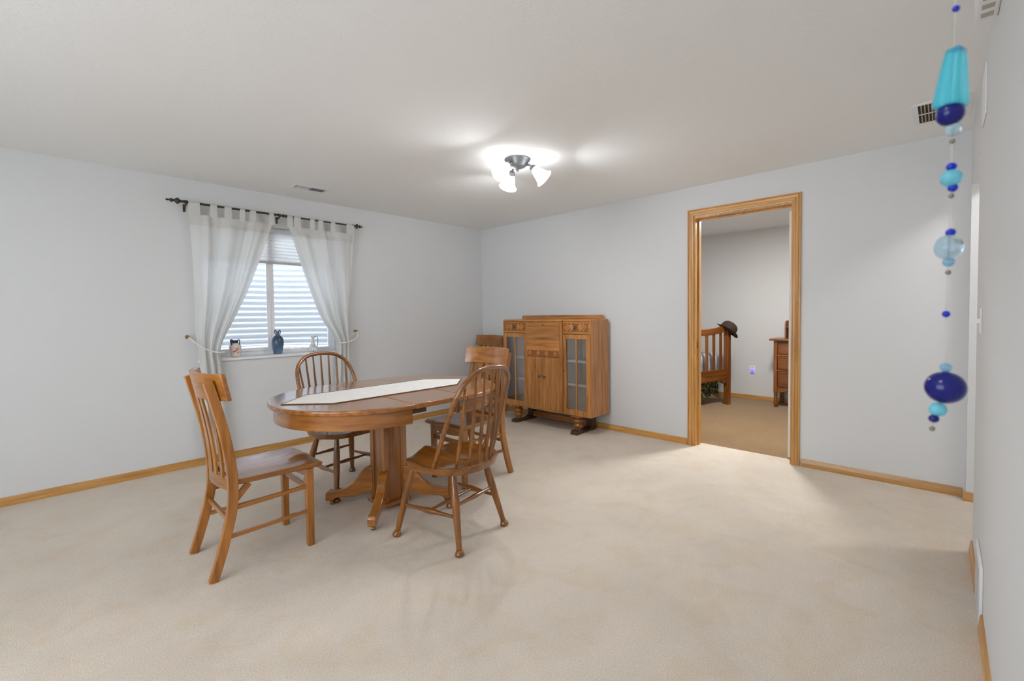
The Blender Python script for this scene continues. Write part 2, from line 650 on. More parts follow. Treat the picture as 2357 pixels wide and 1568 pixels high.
# cellular shade, half lowered
sh = thing('cellular_shade', 'white pleated cellular shade half lowered inside the window recess', 'window shade', (1.6, YW + .19, 1.80))
MB().box(-.635, .635, -.022, .022, .305, .348).obj('head_rail', WHITE, sh, bev=.004)
MB().box(-.63, .63, -.016, .016, 0, .024).obj('bottom_rail', plain('shade_rail', (206, 203, 198), .5), sh, bev=.005)
prof = []
NZ = 17
for i in range(NZ + 1):
    z = lerp(.024, .305, i / NZ)
    prof.append((z, 1 if i % 2 else -1))
m = MB()
m.grid(lambda u_, v_: Vector((lerp(-.63, .63, u_), .006 * prof[round(v_ * NZ)][1], prof[round(v_ * NZ)][0])), 1, NZ)
m.obj('pleats', BLIND, sh, smooth=0)

# window well outside: corrugated steel ring, gravel floor
well = MB()
per = .064
z0, z1 = .60, 2.25
NZ = int((z1 - z0) / per * 8)


def wf(u, v):
    a = pi * u
    z = lerp(z0, z1, v)
    r = .86 + .013 * sin(2 * pi * z / per)
    return Vector((1.6 - 1.0 * r * cos(a), YW + .31 + r * sin(a) * .98, z))


well.grid(wf, 56, NZ)
o = well.obj('window_well', STEEL, smooth=80)
sol = o.modifiers.new('sheet', 'SOLIDIFY')
sol.thickness = .003
tag(o, 'corrugated galvanised steel window well standing outside the window', 'window well')
random.seed(4)
m = MB()


def gf(u, v):
    a = pi * u
    r = .84 * v
    return Vector((1.6 - r * cos(a), YW + .31 + r * sin(a) * .97, .83 + .035 * random.random() + .06 * v))


m.grid(gf, 70, 46)
o = m.obj('gravel', speckle('gravel_stone', [(150, 138, 124), (206, 196, 184), (240, 236, 230)], 60, .9), smooth=0)
tag(o, 'pale gravel at the bottom of the window well', 'gravel')
o['kind'] = 'stuff'

# ------------------------------------------------------------------ curtain rod, curtains, tiebacks
RY, RZ = YW - .085, 2.232
rod = thing('curtain_rod', 'dark bronze curtain rod with turned finials above the window', 'curtain rod', (1.60, RY, RZ))
MB().tube([(-.80, 0, 0), (.02, 0, 0)], .0095, 12).tube([(.0, 0, 0), (.80, 0, 0)], .0078, 12).obj('rod', BRONZE, rod)
fin = [(.001, 0), (.010, .002), (.013, .008), (.009, .016), (.010, .03), (.018, .040), (.027, .052), (.020, .062), (.010, .072), (.009, .080),
       (.017, .090), (.014, .098), (.006, .106), (.007, .116), (.010, .122), (.006, .128), (.001, .131)]
MB().lathe(fin, 16, Matrix.Translation((-.735, 0, 0)) @ Matrix.Rotation(-pi / 2, 4, 'Y')).obj('finial', BRONZE, rod)
MB().lathe([(r_, z * .8) for r_, z in fin], 16, Matrix.Translation((.735, 0, 0)) @ Matrix.Rotation(pi / 2, 4, 'Y')).obj('finial', BRONZE, rod)
for x in (-.728, .0, .728):
    m = MB()
    m.tube([(x, 0, -.012), (x, 0, .012)], .012, 10)
    m.bar([(x, .080, -.03), (x, .03, -.022), (x, 0, -.012)], .012, .008, (1, 0, 0))
    m.box(x - .009, x + .009, .078, .085, -.068, -.006)
    m.obj('bracket', BRONZE, rod, bev=.001)
MB().lathe([(.013, -.02), (.015, -.01), (.012, 0), (.015, .01), (.013, .02)], 12,
           Matrix.Translation((.045, 0, 0)) @ Matrix.Rotation(pi / 2, 4, 'Y')).obj('collar', BRONZE, rod)


def make_curtain(label, left_keys, right_keys, z_top, z_bot, tabs, nf, tie_v, seed, hem_mat=SHEER2):
    """keys: (z, x) edges from top to bottom; tabs: (x0, x1) loops over the rod"""
    rnd = random.Random(seed)
    xc = (left_keys[0][1] + right_keys[0][1]) / 2
    root = thing('curtain', label, 'curtain', (xc, RY, 0), 0, 'sheer curtains at the window')
    lk = sorted(left_keys)
    rk = sorted(right_keys)
    ph = [rnd.uniform(0, 6.28) for _ in range(3)]
    w0 = right_keys[0][1] - left_keys[0][1]

    def surf(u, z, off=0.0):
        xl, xr = spline(lk, z), spline(rk, z)
        w = xr - xl
        # extra cloth gathers into deeper folds where the panel is narrow
        amp = min(.032, .017 + .030 * max(0, 1 - w / w0)) * (1 if z < z_top - .06 else .5)
        uu = u + .03 * sin(2 * pi * u * 2 + ph[1])
        y = amp * sin(2 * pi * nf * uu + ph[0]) + .35 * amp * sin(2 * pi * nf * 2.3 * uu + ph[2])
        return Vector((lerp(xl, xr, u) - xc, y + off, z))

    m = MB()
    m.grid(lambda u, v: surf(u, lerp(z_top - .085, z_bot, v)), 110, 110)
    m.obj('panel', SHEER, root, smooth=80)
    m = MB()
    m.grid(lambda u, v: surf(u, lerp(z_top, z_top - .09, v), -.004), 100, 6)
    m.grid(lambda u, v: surf(u, lerp(z_top, z_top - .09, v), .004), 100, 6)
    m.obj('header_band', hem_mat, root, smooth=80)
    m = MB()
    m.grid(lambda u, v: surf(u, lerp(z_bot + .07, z_bot, v), -.003), 100, 4)
    m.obj('hem', hem_mat, root, smooth=80)
    for x0, x1 in tabs:
        m = MB()
        x0 -= xc
        x1 -= xc
        zz = z_top - .01
        path = [(-.007, zz - RZ), (-.012, -.02), (-.012, 0), (-.008, .009), (0, .0125), (.008, .009), (.012, 0), (.012, -.02), (.007, zz - RZ)]

        def tf(u, v, path=path, x0=x0, x1=x1):
            k = min(int(v * (len(path) - 1)), len(path) - 2)
            f = v * (len(path) - 1) - k
            y = lerp(path[k][0], path[k + 1][0], f)
            z = lerp(path[k][1], path[k + 1][1], f)
            return Vector((lerp(x0, x1, u), y, RZ + z))
        m.grid(tf, 3, 24)
        m.obj('tab', hem_mat, root, smooth=80)
    return root


cl = make_curtain('white sheer tab-top curtain left of the window, tied back to the left',
                  [(2.175, .888), (1.9, .905), (1.5, .915), (1.15, .915), (.99, .93), (.8, .935), (.4, .93), (.10, .945)],
                  [(2.175, 1.545), (2.02, 1.50), (1.8, 1.425), (1.5, 1.315), (1.25, 1.20), (1.06, 1.11), (.97, 1.09), (.85, 1.105), (.4, 1.13), (.10, 1.14)],
                  2.14, .10, [(.885, .965), (1.04, 1.09), (1.145, 1.20), (1.265, 1.305), (1.345, 1.395), (1.505, 1.545)], 3.1, .5, 3)
cr_ = make_curtain('white sheer tab-top curtain right of the window, tied back to the right',
                   [(2.175, 1.665), (2.0, 1.73), (1.8, 1.79), (1.5, 1.89), (1.25, 1.99), (1.08, 2.10), (1.0, 2.135), (.85, 2.13), (.4, 2.10), (.10, 2.10)],
                   [(2.175, 2.35), (1.9, 2.325), (1.5, 2.30), (1.15, 2.275), (1.0, 2.262), (.85, 2.262), (.4, 2.28), (.10, 2.28)],
                   2.14, .10, [(1.665, 1.715), (1.725, 1.79), (1.88, 1.925), (1.96, 2.01), (2.09, 2.135), (2.255, 2.34)], 3.2, .5, 8)


def tieback(label, hx, hz, pts, knot):
    root = thing('curtain_tieback', label, 'curtain tieback', (hx, YW, hz), 0, 'cord tiebacks of the curtains')
    MB().lathe([(.016, 0), (.016, .004), (.006, .007), (.005, .03), (.011, .036), (.012, .042), (.009, .048), (.001, .05)], 14,
               Matrix.Rotation(pi / 2, 4, 'X')).obj('hook', BRASS, root)
    MB().tube(smooth_path([Vector(p) - Vector((hx, YW, hz)) for p in pts], 40), .0055, 8).obj(
        'cord', plain('white_cord', (226, 224, 220), .8), root)


tieback('white cord tieback on a brass hook at the left edge of the left curtain', .862, 1.113,
        [(.862, YW - .04, 1.113), (.90, RY - .036, 1.06), (.97, RY - .046, 1.005), (1.04, RY - .046, .978), (1.095, RY - .036, .972), (1.105, RY, .973),
         (1.06, RY + .036, .985), (.95, RY + .045, 1.04), (.862, YW - .034, 1.113)], 0)
tieback('white cord tieback on a brass hook at the right edge of the right curtain', 2.372, 1.11,
        [(2.372, YW - .04, 1.11), (2.34, RY - .030, 1.055), (2.27, RY - .044, 1.015), (2.20, RY - .046, 1.0), (2.13, RY - .040, .998), (2.118, RY, 1.0),
         (2.16, RY + .036, 1.01), (2.29, RY + .045, 1.05), (2.372, YW - .034, 1.11)], 0)

# ------------------------------------------------------------------ ornaments on the sill
SZ = WZ0
v1 = thing('vase', 'small cream jug with dark blue neck and loop handles and painted red petals', 'vase', (1.245, YW + .10, SZ))
MB().lathe([(.030, 0), (.036, .003), (.040, .02), (.047, .06), (.049, .085), (.046, .105), (.038, .120), (.028, .127), (.02, .128)], 28).obj('body', WAX, v1)
BLUEG = plain('dark_blue_glaze', (44, 50, 92), .25)
MB().lathe([(.0265, .1265), (.024, .132), (.024, .142), (.029, .152), (.026, .152), (.020, .144), (.020, .130)], 24).obj('neck', BLUEG, v1)
for a in (R(130), R(-50), R(215)):
    d = Vector((cos(a), sin(a), 0))
    MB().tube(smooth_path([d * .022 + Vector((0, 0, .145)), d * .036 + Vector((0, 0, .158)), d * .044 + Vector((0, 0, .15)), d * .043 + Vector((0, 0, .128)),
                           d * .041 + Vector((0, 0, .112))], 18), .0042, 8).obj('handle', BLUEG, v1)
RED = plain('red_glaze', (196, 96, 74), .3)
fd = Vector((-1.245, -(YW + .1), 0)).normalized()
m = MB()
for (da, z, ln, th) in ((-.05, .055, .022, 200), (.25, .075, .017, 150), (.48, .083, .013, 130), (.42, .040, .010, 70)):
    a = math.atan2(fd.y, fd.x) + da
    r = .0465
    T = Matrix.Translation((r * cos(a), r * sin(a), z)) @ Matrix.Rotation(a, 4, 'Z') @ Matrix.Rotation(R(th), 4, 'X')
    m.ball((0, 0, 0), .0028, ln, ln * .32, 10, T)
m.obj('painted_flower', RED, v1)

v2 = thing('vase', 'slate blue bottle vase with two small handles at its neck, by the window mullion', 'vase', (1.62, YW + .115, SZ))
BLUE = speckle('slate_blue_glaze', [(58, 78, 104), (86, 110, 138), (112, 134, 158)], 9, .28)
MB().lathe([(.034, 0), (.038, .004), (.042, .03), (.051, .08), (.054, .115), (.050, .145), (.038, .168), (.022, .182), (.015, .192), (.013, .205), (.016, .216), (.019, .222),
            (.014, .222), (.010, .21)], 28).obj('body', BLUE, v2)
for s_ in (-1, 1):
    dd = Vector((.70 * s_, -.71 * s_, 0))
    MB().tube(smooth_path([dd * .014 + Vector((0, 0, .190)), dd * .026 + Vector((0, 0, .205)), dd * .027 + Vector((0, 0, .225)), dd * .020 + Vector((0, 0, .236)), dd * .012 + Vector((0, 0, .222))], 16),
              .005, 8).obj('handle', BLUE, v2)

v3 = thing('ewer', 'little white ewer with blue pattern and tall thin handle on the sill', 'jug', (1.965, YW + .12, SZ))
EW = speckle('blue_white_glaze', [(104, 126, 164), (216, 218, 222), (240, 238, 236), (196, 176, 140)], 46, .25, pos=[.36, .44, .56, .66])
MB().lathe([(.040, 0), (.046, .004), (.050, .02), (.046, .038), (.032, .060), (.019, .078), (.014, .10), (.013, .13), (.017, .150), (.021, .158), (.015, .158), (.010, .14)], 26).obj('body', EW, v3)
MB().tube(smooth_path([(.013, -.010, .145), (.026, -.020, .160), (.037, -.028, .145), (.038, -.030, .10), (.034, -.028, .060), (.026, -.022, .045)], 24), .0036, 8).obj('handle', plain('grey_blue_glaze', (112, 122, 140), .3), v3)
MB().ball((.045, -.036, .028), .010, .010, .006).obj('spout', EW, v3)

# ------------------------------------------------------------------ mission chairs (oak, curved crest rail)
OX, OY, OZ = wood('oak', 'x'), wood('oak', 'y'), wood('oak', 'z')


def post_x(z):
    return spline([(0, -.243), (.127, -.203), (.264, -.168), (.335, -.154), (.447, -.148), (.562, -.156), (.716, -.180), (.869, -.214), (.97, -.240)], z)


def make_mission(label):
    t = thing('mission_chair', label, 'chair', group='oak slat-back chairs')
    for s in (1, -1):
        m = MB()
        zs = [i * .965 / 24 for i in range(25)]
        m.bar([(post_x(z), s * .198, z) for z in zs], .030, [.040 + .004 * sin(pi * z / .965) for z in zs], (0, 1, 0))
        m.obj('rear_post', OZ, t, bev=.003)
    for s in (1, -1):
        m = MB()
        m.bar([(.225, s * .182, 0), (.225, s * .182, .432)], [.032, .038], [.034, .040], (0, 1, 0))
        m.obj('front_leg', OZ, t, bev=.003)
    # scooped plank seat
    m = MB()
    nx, ny = 18, 22

    def hw(x):
        return spline([(-.135, .176), (-.10, .188), (.1, .203), (.27, .214), (.295, .206)], x)

    def top(u, v):
        x = lerp(-.135, .295, u)
        y = lerp(-1, 1, v) * hw(x)
        d = .016 * max(0, 1 - ((x - .05) / .19) ** 2) * max(0, 1 - (y / .19) ** 2)
        sad = .006 * math.exp(-(y / .05) ** 2) * max(0, min(1, (x - .1) / .15))
        lip = -.010 * max(0, (x - .235) / .06) ** 2
        return Vector((x, y, .464 - d + sad + lip))
    g = MB()
    vt = [[g.bm.verts.new(top(i / nx, j / ny)) for i in range(nx + 1)] for j in range(ny + 1)]
    vb = [[g.bm.verts.new(Vector((lerp(-.135, .288, i / nx), lerp(-1, 1, j / ny) * (hw(lerp(-.135, .288, i / nx)) - .006), .434))) for i in range(nx + 1)] for j in range(ny + 1)]
    for j in range(ny):
        for i in range(nx):
            g.bm.faces.new((vt[j][i], vt[j][i + 1], vt[j + 1][i + 1], vt[j + 1][i]))
            g.bm.faces.new((vb[j][i], vb[j + 1][i], vb[j + 1][i + 1], vb[j][i + 1]))
    for i in range(nx):
        for j in (0, ny):
            g.bm.faces.new((vt[j][i], vt[j][i + 1], vb[j][i + 1], vb[j][i]))
    for j in range(ny):
        for i in (0, nx):
            g.bm.faces.new((vt[j][i], vt[j + 1][i], vb[j + 1][i], vb[j][i]))
    g.obj('seat', OX, t, bev=.004)

    # crest rail: curved, set on the front of the posts, ends run past them
    def rail(z0, z1, half, bow, thick, front):
        ring = []
        n = 20
        rings = []
        for i in range(n + 1):
            y = lerp(-half, half, i / n)
            b = -bow * (1 - (y / half) ** 2)
            pts = []
            for z, q in ((z0, 0), (z0, 1), (z1, 1), (z1, 0)):
                x = post_x(z) + front + b + q * thick
                pts.append(Vector((x, y, z)))
            rings.append(pts)
        return MB().ring_loft(rings)
    rail(.868, 1.0, .245, .072, .020, .044).obj('crest_rail', OY, t, bev=.004)
    rail(.415, .475, .186, .028, .018, -.012).obj('lower_rail', OY, t, bev=.002)
    for k in range(4):
        y = (-1.5 + k) * .076
        m = MB()
        zs = [.465 + i * .41 / 10 for i in range(11)]
        pts = [(post_x(z) + lerp(-.005 - .028 * (1 - (y / .186) ** 2), .052 - .072 * (1 - (y / .245) ** 2), i / 10.0), y, z) for i, z in enumerate(zs)]
        m.bar(pts, .042, .010, (0, 1, 0))
        m.obj('slat', OZ, t, bev=.001)
    # stretchers
    for s in (1, -1):
        MB().bar([(-.185, s * .196, .195), (.225, s * .183, .198)], .017, .020).obj('side_stretcher', OX, t, bev=.002)
        MB().bar([(-.156, s * .196, .330), (.225, s * .183, .334)], .017, .020).obj('side_stretcher', OX, t, bev=.002)
        MB().bar([(-.150, s * .188, .352), (-.070, s * .172, .430)], .016, .030).obj('corner_brace', OX, t, bev=.002)
    MB().bar([(-.166, -.19, .275), (-.166, .19, .275)], .018, .022).obj('rear_stretcher', OY, t, bev=.002)
    MB().bar([(.225, -.175, .325), (.225, .175, .325)], .016, .034, (1, 0, 0)).obj('front_stretcher', OY, t, bev=.002)
    poly = [(-.168, .434), (-.168, .388), (-.10, .374), (0, .370), (.10, .374), (.168, .388), (.168, .434)]
    MB().prism(poly, 'x', .222, .240).obj('seat_apron', OY, t, bev=.002)
    return t


chA = make_mission('oak slat-back chair at the left end of the table, seen from behind')
chA.location = (.78, 2.705, 0)
dup(chA, (2.335, 2.685, 0), pi, 'oak slat-back chair at the right end of the table, behind the spindle-back chair')
dup(chA, (3.925, 4.325, 0), pi, 'oak slat-back chair in the room corner, half hidden behind the glazed cabinet')

# ------------------------------------------------------------------ windsor chairs
WXM, WYM, WZM = wood('windsor', 'x'), wood('windsor', 'y'), wood('windsor', 'z')
WSZ = .455


def turned_leg(a, b):
    a, b = Vector(a), Vector(b)     # floor point, seat point
    prof = [(0, .016), (.010, .024), (.025, .0265), (.045, .024), (.062, .0185), (.070, .0165), (.074, .0185), (.080, .0150), (.20, .0165), (.45, .0205), (.62, .0225), (.75, .021), (.9, .0165), (1.0, .0135)]
    return MB().tube([a.lerp(b, t) for t, r in prof], [r for t, r in prof], 14)


def turned_bar(a, b, r0=.0085, r1=.0165):
    a, b = Vector(a), Vector(b)
    prof = [(0, r0), (.15, r0 * 1.08), (.30, r0 * 1.3), (.40, r1 * .86), (.47, r1), (.53, r1), (.60, r1 * .86), (.70, r0 * 1.3), (.85, r0 * 1.08), (1, r0)]
    return MB().tube([a.lerp(b, t) for t, r in prof], [r for t, r in prof], 12)


def make_windsor(label):
    t = thing('windsor_chair', label, 'chair', group='brown spindle-back hoop chairs')
    FX, FY_, RX, RYY = .228, .232, -.226, .208
    feet = {'fl': (FX, FY_), 'fr': (FX, -FY_), 'rl': (RX, RYY), 'rr': (RX, -RYY)}
    tops = {'fl': (.145, .165), 'fr': (.145, -.165), 'rl': (-.125, .135), 'rr': (-.125, -.135)}
    for k in feet:
        turned_leg((*feet[k], 0), (*tops[k], WSZ - .03)).obj('leg', WZM, t)

    def on(k, z):
        f, p = Vector((*feet[k], 0)), Vector((*tops[k], WSZ - .03))
        return f.lerp(p, z / (WSZ - .03))
    turned_bar(on('fl', .185), on('rl', .185)).obj('side_stretcher', WXM, t)
    turned_bar(on('fr', .185), on('rr', .185)).obj('side_stretcher', WXM, t)
    ml = on('fl', .185).lerp(on('rl', .185), .5)
    mr_ = on('fr', .185).lerp(on('rr', .185), .5)
    turned_bar(ml, mr_, .008, .014).obj('cross_stretcher', WYM, t)
    turned_bar(on('rl', .24), on('rr', .24), .008, .014).obj('rear_stretcher', WYM, t)

    # saddled shield seat
    def outline(a):
        ca, sa = cos(a), sin(a)
        # superellipse, wider in front, flatter front edge
        e = .74
        x = .242 * abs(ca) ** e * (1 if ca > 0 else -1)
        y = .250 * abs(sa) ** e * (1 if sa > 0 else -1)
        y *= 1 + .04 * x / .228 - .10 * max(0, -x / .242) ** 2
        if x > 0:
            x *= .98
        return x - .015, y
    n = 56
    g = MB()
    rows = []
    for q in (0.06, .2, .35, .5, .65, .78, .88, .95, 1.0):
        row = []
        for i in range(n):
            x, y = outline(2 * pi * i / n)
            x, y = x * q, y * q
            d = .027 * math.exp(-((x + .02) / .13) ** 2) * (1 - math.exp(-(y / .06) ** 2) * .35) * (1 if q < .9 else max(0, (1 - q) / .1))
            rim = .018 * max(0, (x - .05) / .17) * math.exp(-(y / .045) ** 2)
            thigh = -.014 * max(0, (x - .06) / .16) * math.exp(-((abs(y) - .12) / .06) ** 2)
            roll = -.005 if q == 1.0 else 0
            row.append(Vector((x, y, WSZ - d + rim + thigh + roll)))
        rows.append(row)
    low = [Vector((x * .975, y * .975, WSZ - .042)) for x, y in (outline(2 * pi * i / n) for i in range(n))]
    mid = [Vector((x, y, WSZ - .022)) for x, y in (outline(2 * pi * i / n) for i in range(n))]
    low2 = [Vector((x * .1, y * .1, WSZ - .044)) for x, y in (outline(2 * pi * i / n) for i in range(n))]
    g.ring_loft(rows + [mid, low, low2])
    g.obj('seat', WXM, t, smooth=50)

    # bow: a hoop that rises from the sides of the seat and leans back
    LEAN = R(24)
    base_x = -.062

    def bow_pt(s):     # s 0..1 along the hoop: (y, height)
        ky = [(0, .222), (.10, .230), (.22, .236), (.30, .230), (.37, .200), (.43, .130), (.47, .066), (.5, 0)]
        kh = [(0, 0), (.10, .13), (.22, .285), (.30, .385), (.37, .465), (.43, .518), (.47, .534), (.5, .538)]
        if s > .5:
            y, h = bow_pt(1 - s)
            return -y, h
        return spline(ky, s), spline(kh, s)

    def bow_xyz(y, h):
        return Vector((base_x - h * math.tan(LEAN), y, WSZ - .012 + h))
    pts = [bow_xyz(*bow_pt(i / 80)) for i in range(81)]
    MB().tube(pts, [.0122 + .0022 * sin(pi * i / 80) for i in range(81)], 12, upv=(1, 0, 0)).obj('bow', WYM, t)
    # seven spindles fanning from the rear edge of the seat into the bow
    for k in range(7):
        f = (k - 3) / 3
        yb, yt = f * .158, f * .196
        xb_ = -.238 + .092 * (abs(yb) / .177) ** 2.1
        hs = [bow_pt(i / 400) for i in range(401)]
        h = max((q for q in hs if q[1] > .40), key=lambda q: -abs(q[0] - yt))
        topp = bow_xyz(*h)
        bot = Vector((xb_, yb, WSZ - .014))
        prof = [(0, .0064), (.1, .0085), (.28, .0112), (.45, .0095), (.8, .0068), (1, .0058)]
        mid_b = Vector((-.010, 0, 0))
        MB().tube([bot.lerp(topp, q) + mid_b * sin(pi * q) for q, r in prof], [r for q, r in prof], 10).obj('spindle', WZM, t)
    return t


wB = make_windsor('brown spindle-back hoop chair on the near side of the table, its back to the viewer')
wB.location, wB.rotation_euler = (1.648, 2.068, 0), (0, 0, R(100))
dup(wB, (1.563, 3.232, 0), R(-82), 'brown spindle-back hoop chair tucked in at the far side of the table, below the window')

# ------------------------------------------------------------------ oval pedestal table
TX, TYM, TZM = wood('table', 'x'), wood('table', 'y'), wood('table', 'z')
TC = (1.60, 2.69)
tb = thing('dining_table', 'oval oak pedestal dining table with four curved feet in the middle of the room', 'table', (TC[0], TC[1], 0))
xl, xr, ty, TR, TZ = 1.479 - TC[0], 1.867 - TC[0], 2.748 - TC[1], .578, .760


def half_disc(xc, sgn, r, n=48):
    return [(xc + sgn * r * sin(pi * i / n) * 1.0, ty - sgn * r * cos(pi * i / n)) for i in range(n + 1)]


MB().prism(half_disc(xl, -1, TR)[::-1], 'z', TZ - .030, TZ).obj('tabletop_half', TX, tb, bev=.010, seg=4)
MB().prism(half_disc(xr, 1, TR)[::-1], 'z', TZ - .030, TZ).obj('tabletop_half', TX, tb, bev=.010, seg=4)
MB().box(xl + .0015, xr - .0015, ty - TR + .004, ty + TR - .004, TZ - .030, TZ).obj('table_leaf', TYM, tb, bev=.005)


def apron(xc, sgn, name):
    m = MB()
    out = half_disc(xc, sgn, TR - .035)
    inn = half_disc(xc, sgn, TR - .057)
    a = [Vector((*p, TZ - .118)) for p in out]
    b = [Vector((*p, TZ - .032)) for p in out]
    c = [Vector((*p, TZ - .032)) for p in inn]
    d = [Vector((*p, TZ - .118)) for p in inn]
    m.ring_loft([[a[i], b[i], c[i], d[i]] for i in range(len(a))])
    return m.obj(name, wood('table', 'h'), tb, bev=.002)


apron(xl - .004, -1, 'apron')
apron(xr + .002, 1, 'apron')
for s in (-1, 1):
    MB().box(xl - .10, xl + .12, ty + s * .485 - .02, ty + s * .485 + .02, TZ - .072, TZ - .031).obj('slide_rail', wood('dark', 'x'), tb, bev=.002)
    MB().box(xr - .03, xr + .33, ty + s * .34 - .02, ty + s * .34 + .02, TZ - .072, TZ - .031).obj('slide_rail', wood('dark', 'x'), tb, bev=.002)
m = MB()
cs = .078
m.box(-cs, cs, -cs, cs, .045, TZ - .032)
for sx in (-1, 1):
    for sy in (-1, 1):
        m.box(sx * (cs - .012) - .022, sx * (cs - .012) + .022, sy * (cs - .012) - .022, sy * (cs - .012) + .022, .045, TZ - .032)
m.obj('pedestal', TZM, tb, bev=.006)
MB().box(-.105, .105, -.105, .105, .022, .046).obj('base_plate', TX, tb, bev=.004)
MB().box(-.30, .30, -.09, .09, TZ - .060, TZ - .031).obj('top_cleat', TX, tb, bev=.003)
topc = smooth_path([(.10, 0, .262), (.145, 0, .256), (.18, 0, .225), (.225, 0, .165), (.285, 0, .122), (.345, 0, .104), (.405, 0, .098)], 24)
botc = [(.42, 0, .082), (.42, 0, .034), (.372, 0, .034), (.358, 0, .048), (.34, 0, .054)] + smooth_path([(.30, 0, .056), (.22, 0, .062), (.17, 0, .078), (.10, 0, .090)], 10)
for k in range(4):
    a = pi / 4 + k * pi / 2
    T = Matrix.Rotation(a, 4, 'Z')
    poly = [(p[0], p[2]) for p in topc] + [(p[0], p[2]) for p in botc]
    f = MB().prism(poly, 'y', -.026, .026, T).obj('foot', wood('table', 'h'), tb, bev=.006)
    Tc = T @ Matrix.Translation((.385, 0, .013)) @ Matrix.Rotation(pi / 2, 4, 'X')
    m = MB().lathe([(.012, -.009), (.013, -.007), (.013, .007), (.012, .009)], 16, Tc)
    m.box(.378, .392, -.004, .004, .02, .040, T).box(.372, .398, -.013, .013, .026, .036, T)
    m.obj('caster', BRASS, f)

# runner lying on the table
RUN = speckle('runner_cotton', [(226, 214, 208), (240, 238, 234), (242, 241, 238), (232, 216, 206)], 22, .9, (1, 2.2, 1), pos=[.30, .42, .60, .72])
rn = thing('table_runner', 'white patterned table runner with pointed ends lying along the table', 'table runner', (1.63, 2.755, TZ))
o6 = [(-.68, 0), (-.46, -.205), (.46, -.205), (.67, 0), (.46, .205), (-.46, .205)]
MB().prism(o6, 'z', .0, .003).obj('cloth', RUN, rn)
m = MB()
m.tube([(x, y, .0028) for x, y in o6] + [(o6[0][0], o6[0][1], .0028)], .0027, 6)
m.obj('edging', plain('brown_edging', (120, 88, 52), .8), rn)

# ------------------------------------------------------------------ glazed secretary cabinet
CX, CYM, CZ = wood('cabinet', 'x'), wood('cabinet', 'y'), wood('cabinet', 'z')
DKZ = wood('dark', 'z')
cab = thing('secretary_cabinet', 'oak secretary cabinet with glazed side doors and carved drawers against the back wall', 'cabinet', (4.03, 3.195, 0))
xf, xb = -.17, .175
Y0, Y1 = -.622, .625           # right end, left end (as seen)
ZB, ZT = .195, 1.200
CY0, CY1 = -.272, .242         # centre bay
m = MB()
MB().box(xf, xb, Y0, Y0 + .020, ZB, ZT - .002).obj('end_panel', CZ, cab, bev=.002)
MB().box(xf, xb, Y1 - .020, Y1, ZB, ZT - .002).obj('end_panel', CZ, cab, bev=.002)
for yy in (CY0, CY1 - .018):
    MB().box(xf + .004, xb, yy, yy + .018, ZB, ZT).obj('partition', CZ, cab)
m = MB()
m.box(xf + .002, xb, Y0 + .02, CY0, ZB, ZB + .022).box(xf + .002, xb, CY1, Y1 - .02, ZB, ZB + .022).box(xf - .026, xb, CY0 + .03, CY1 - .03, ZB + .0205, ZB + .0215)
m.obj('bottom_board', CYM, cab)
MB().box(xb - .010, xb - .002, Y0 + .02, Y1 - .02, ZB, ZT).obj('back_panel', plain('brightened_interior', (236, 222, 206), .6), cab)  # pale tone instead of brown wood, put in to brighten the interior
m = MB()
pt = [(Y0, ZT - .012), (Y0 + .014, ZT + .010), (Y1 - .016, ZT + .010), (Y1, ZT - .012)]
m.prism(pt, 'x', xf - .002, xb)
m.box(xf - .034, xf + .02, CY0 - .004, CY1 + .004, ZT - .012, ZT + .008)
m.obj('top_board', CYM, cab, bev=.003)
m = MB()
pb = [(Y0 + .055, ZT + .010), (Y0 + .055, ZT + .035), (Y0 + .062, ZT + .048), (Y0 + .076, ZT + .055), (Y1 + .012, ZT + .055), (Y1 + .022, ZT + .048), (Y1 + .026, ZT + .035), (Y1 + .026, ZT + .010)]
pb = [(y if y < 0 else y - .04, z) for y, z in pb]
m.prism(pb, 'x', xb - .022, xb)
m.obj('gallery_rail', CYM, cab, bev=.003)

CARVE = plain('carved_oak', (200, 140, 78), .4)
CARVE2 = plain('darker_ground', (146, 90, 42), .5)  # set darker than the raised carving for relief contrast


def carving(m, y0, y1, z0, z1, x, n=1):
    """raised leaf and lattice carving on a front panel"""
    w, h = y1 - y0, z1 - z0
    yc, zc = (y0 + y1) / 2, (z0 + z1) / 2
    for k in range(n):
        for s in (-1, 1):
            yy = yc + s * w * (.33 if n == 1 else (.13 + .28 * k))
            d = h * .40
            for i in (-1, 0, 1):
                m.bar([(x - .003, yy - d * .6 + i * d * .45, zc - d * .6 - i * d * .45), (x - .002, yy + d * .6 + i * d * .45, zc + d * .6 - i * d * .45)], .009, h * .085, (1, 0, 0))
                m.bar([(x - .003, yy + d * .6 + i * d * .45, zc - d * .6 + i * d * .45), (x - .002, yy - d * .6 + i * d * .45, zc + d * .6 + i * d * .45)], .009, h * .085, (1, 0, 0))
    for s in (-1, 1):
        for a in (-50, -25, 0, 25, 50):
            T = Matrix.Translation((x - .001, yc + s * w * .10, zc)) @ Matrix.Rotation(R(a) if s > 0 else R(180 - a), 4, 'X')
            m.ball((0, h * .34, 0), .008, h * .30, h * .085, 10, T)


def knob(parent, x, y, z, r=.014):
    MB().lathe([(.006, 0), (.007, .004), (.005, .010), (r * .9, .016), (r, .021), (r * .85, .027), (.002, .029)], 16,
               Matrix.Translation((x, y, z)) @ Matrix.Rotation(-pi / 2, 4, 'Y')).obj('knob', PEWTER, parent)


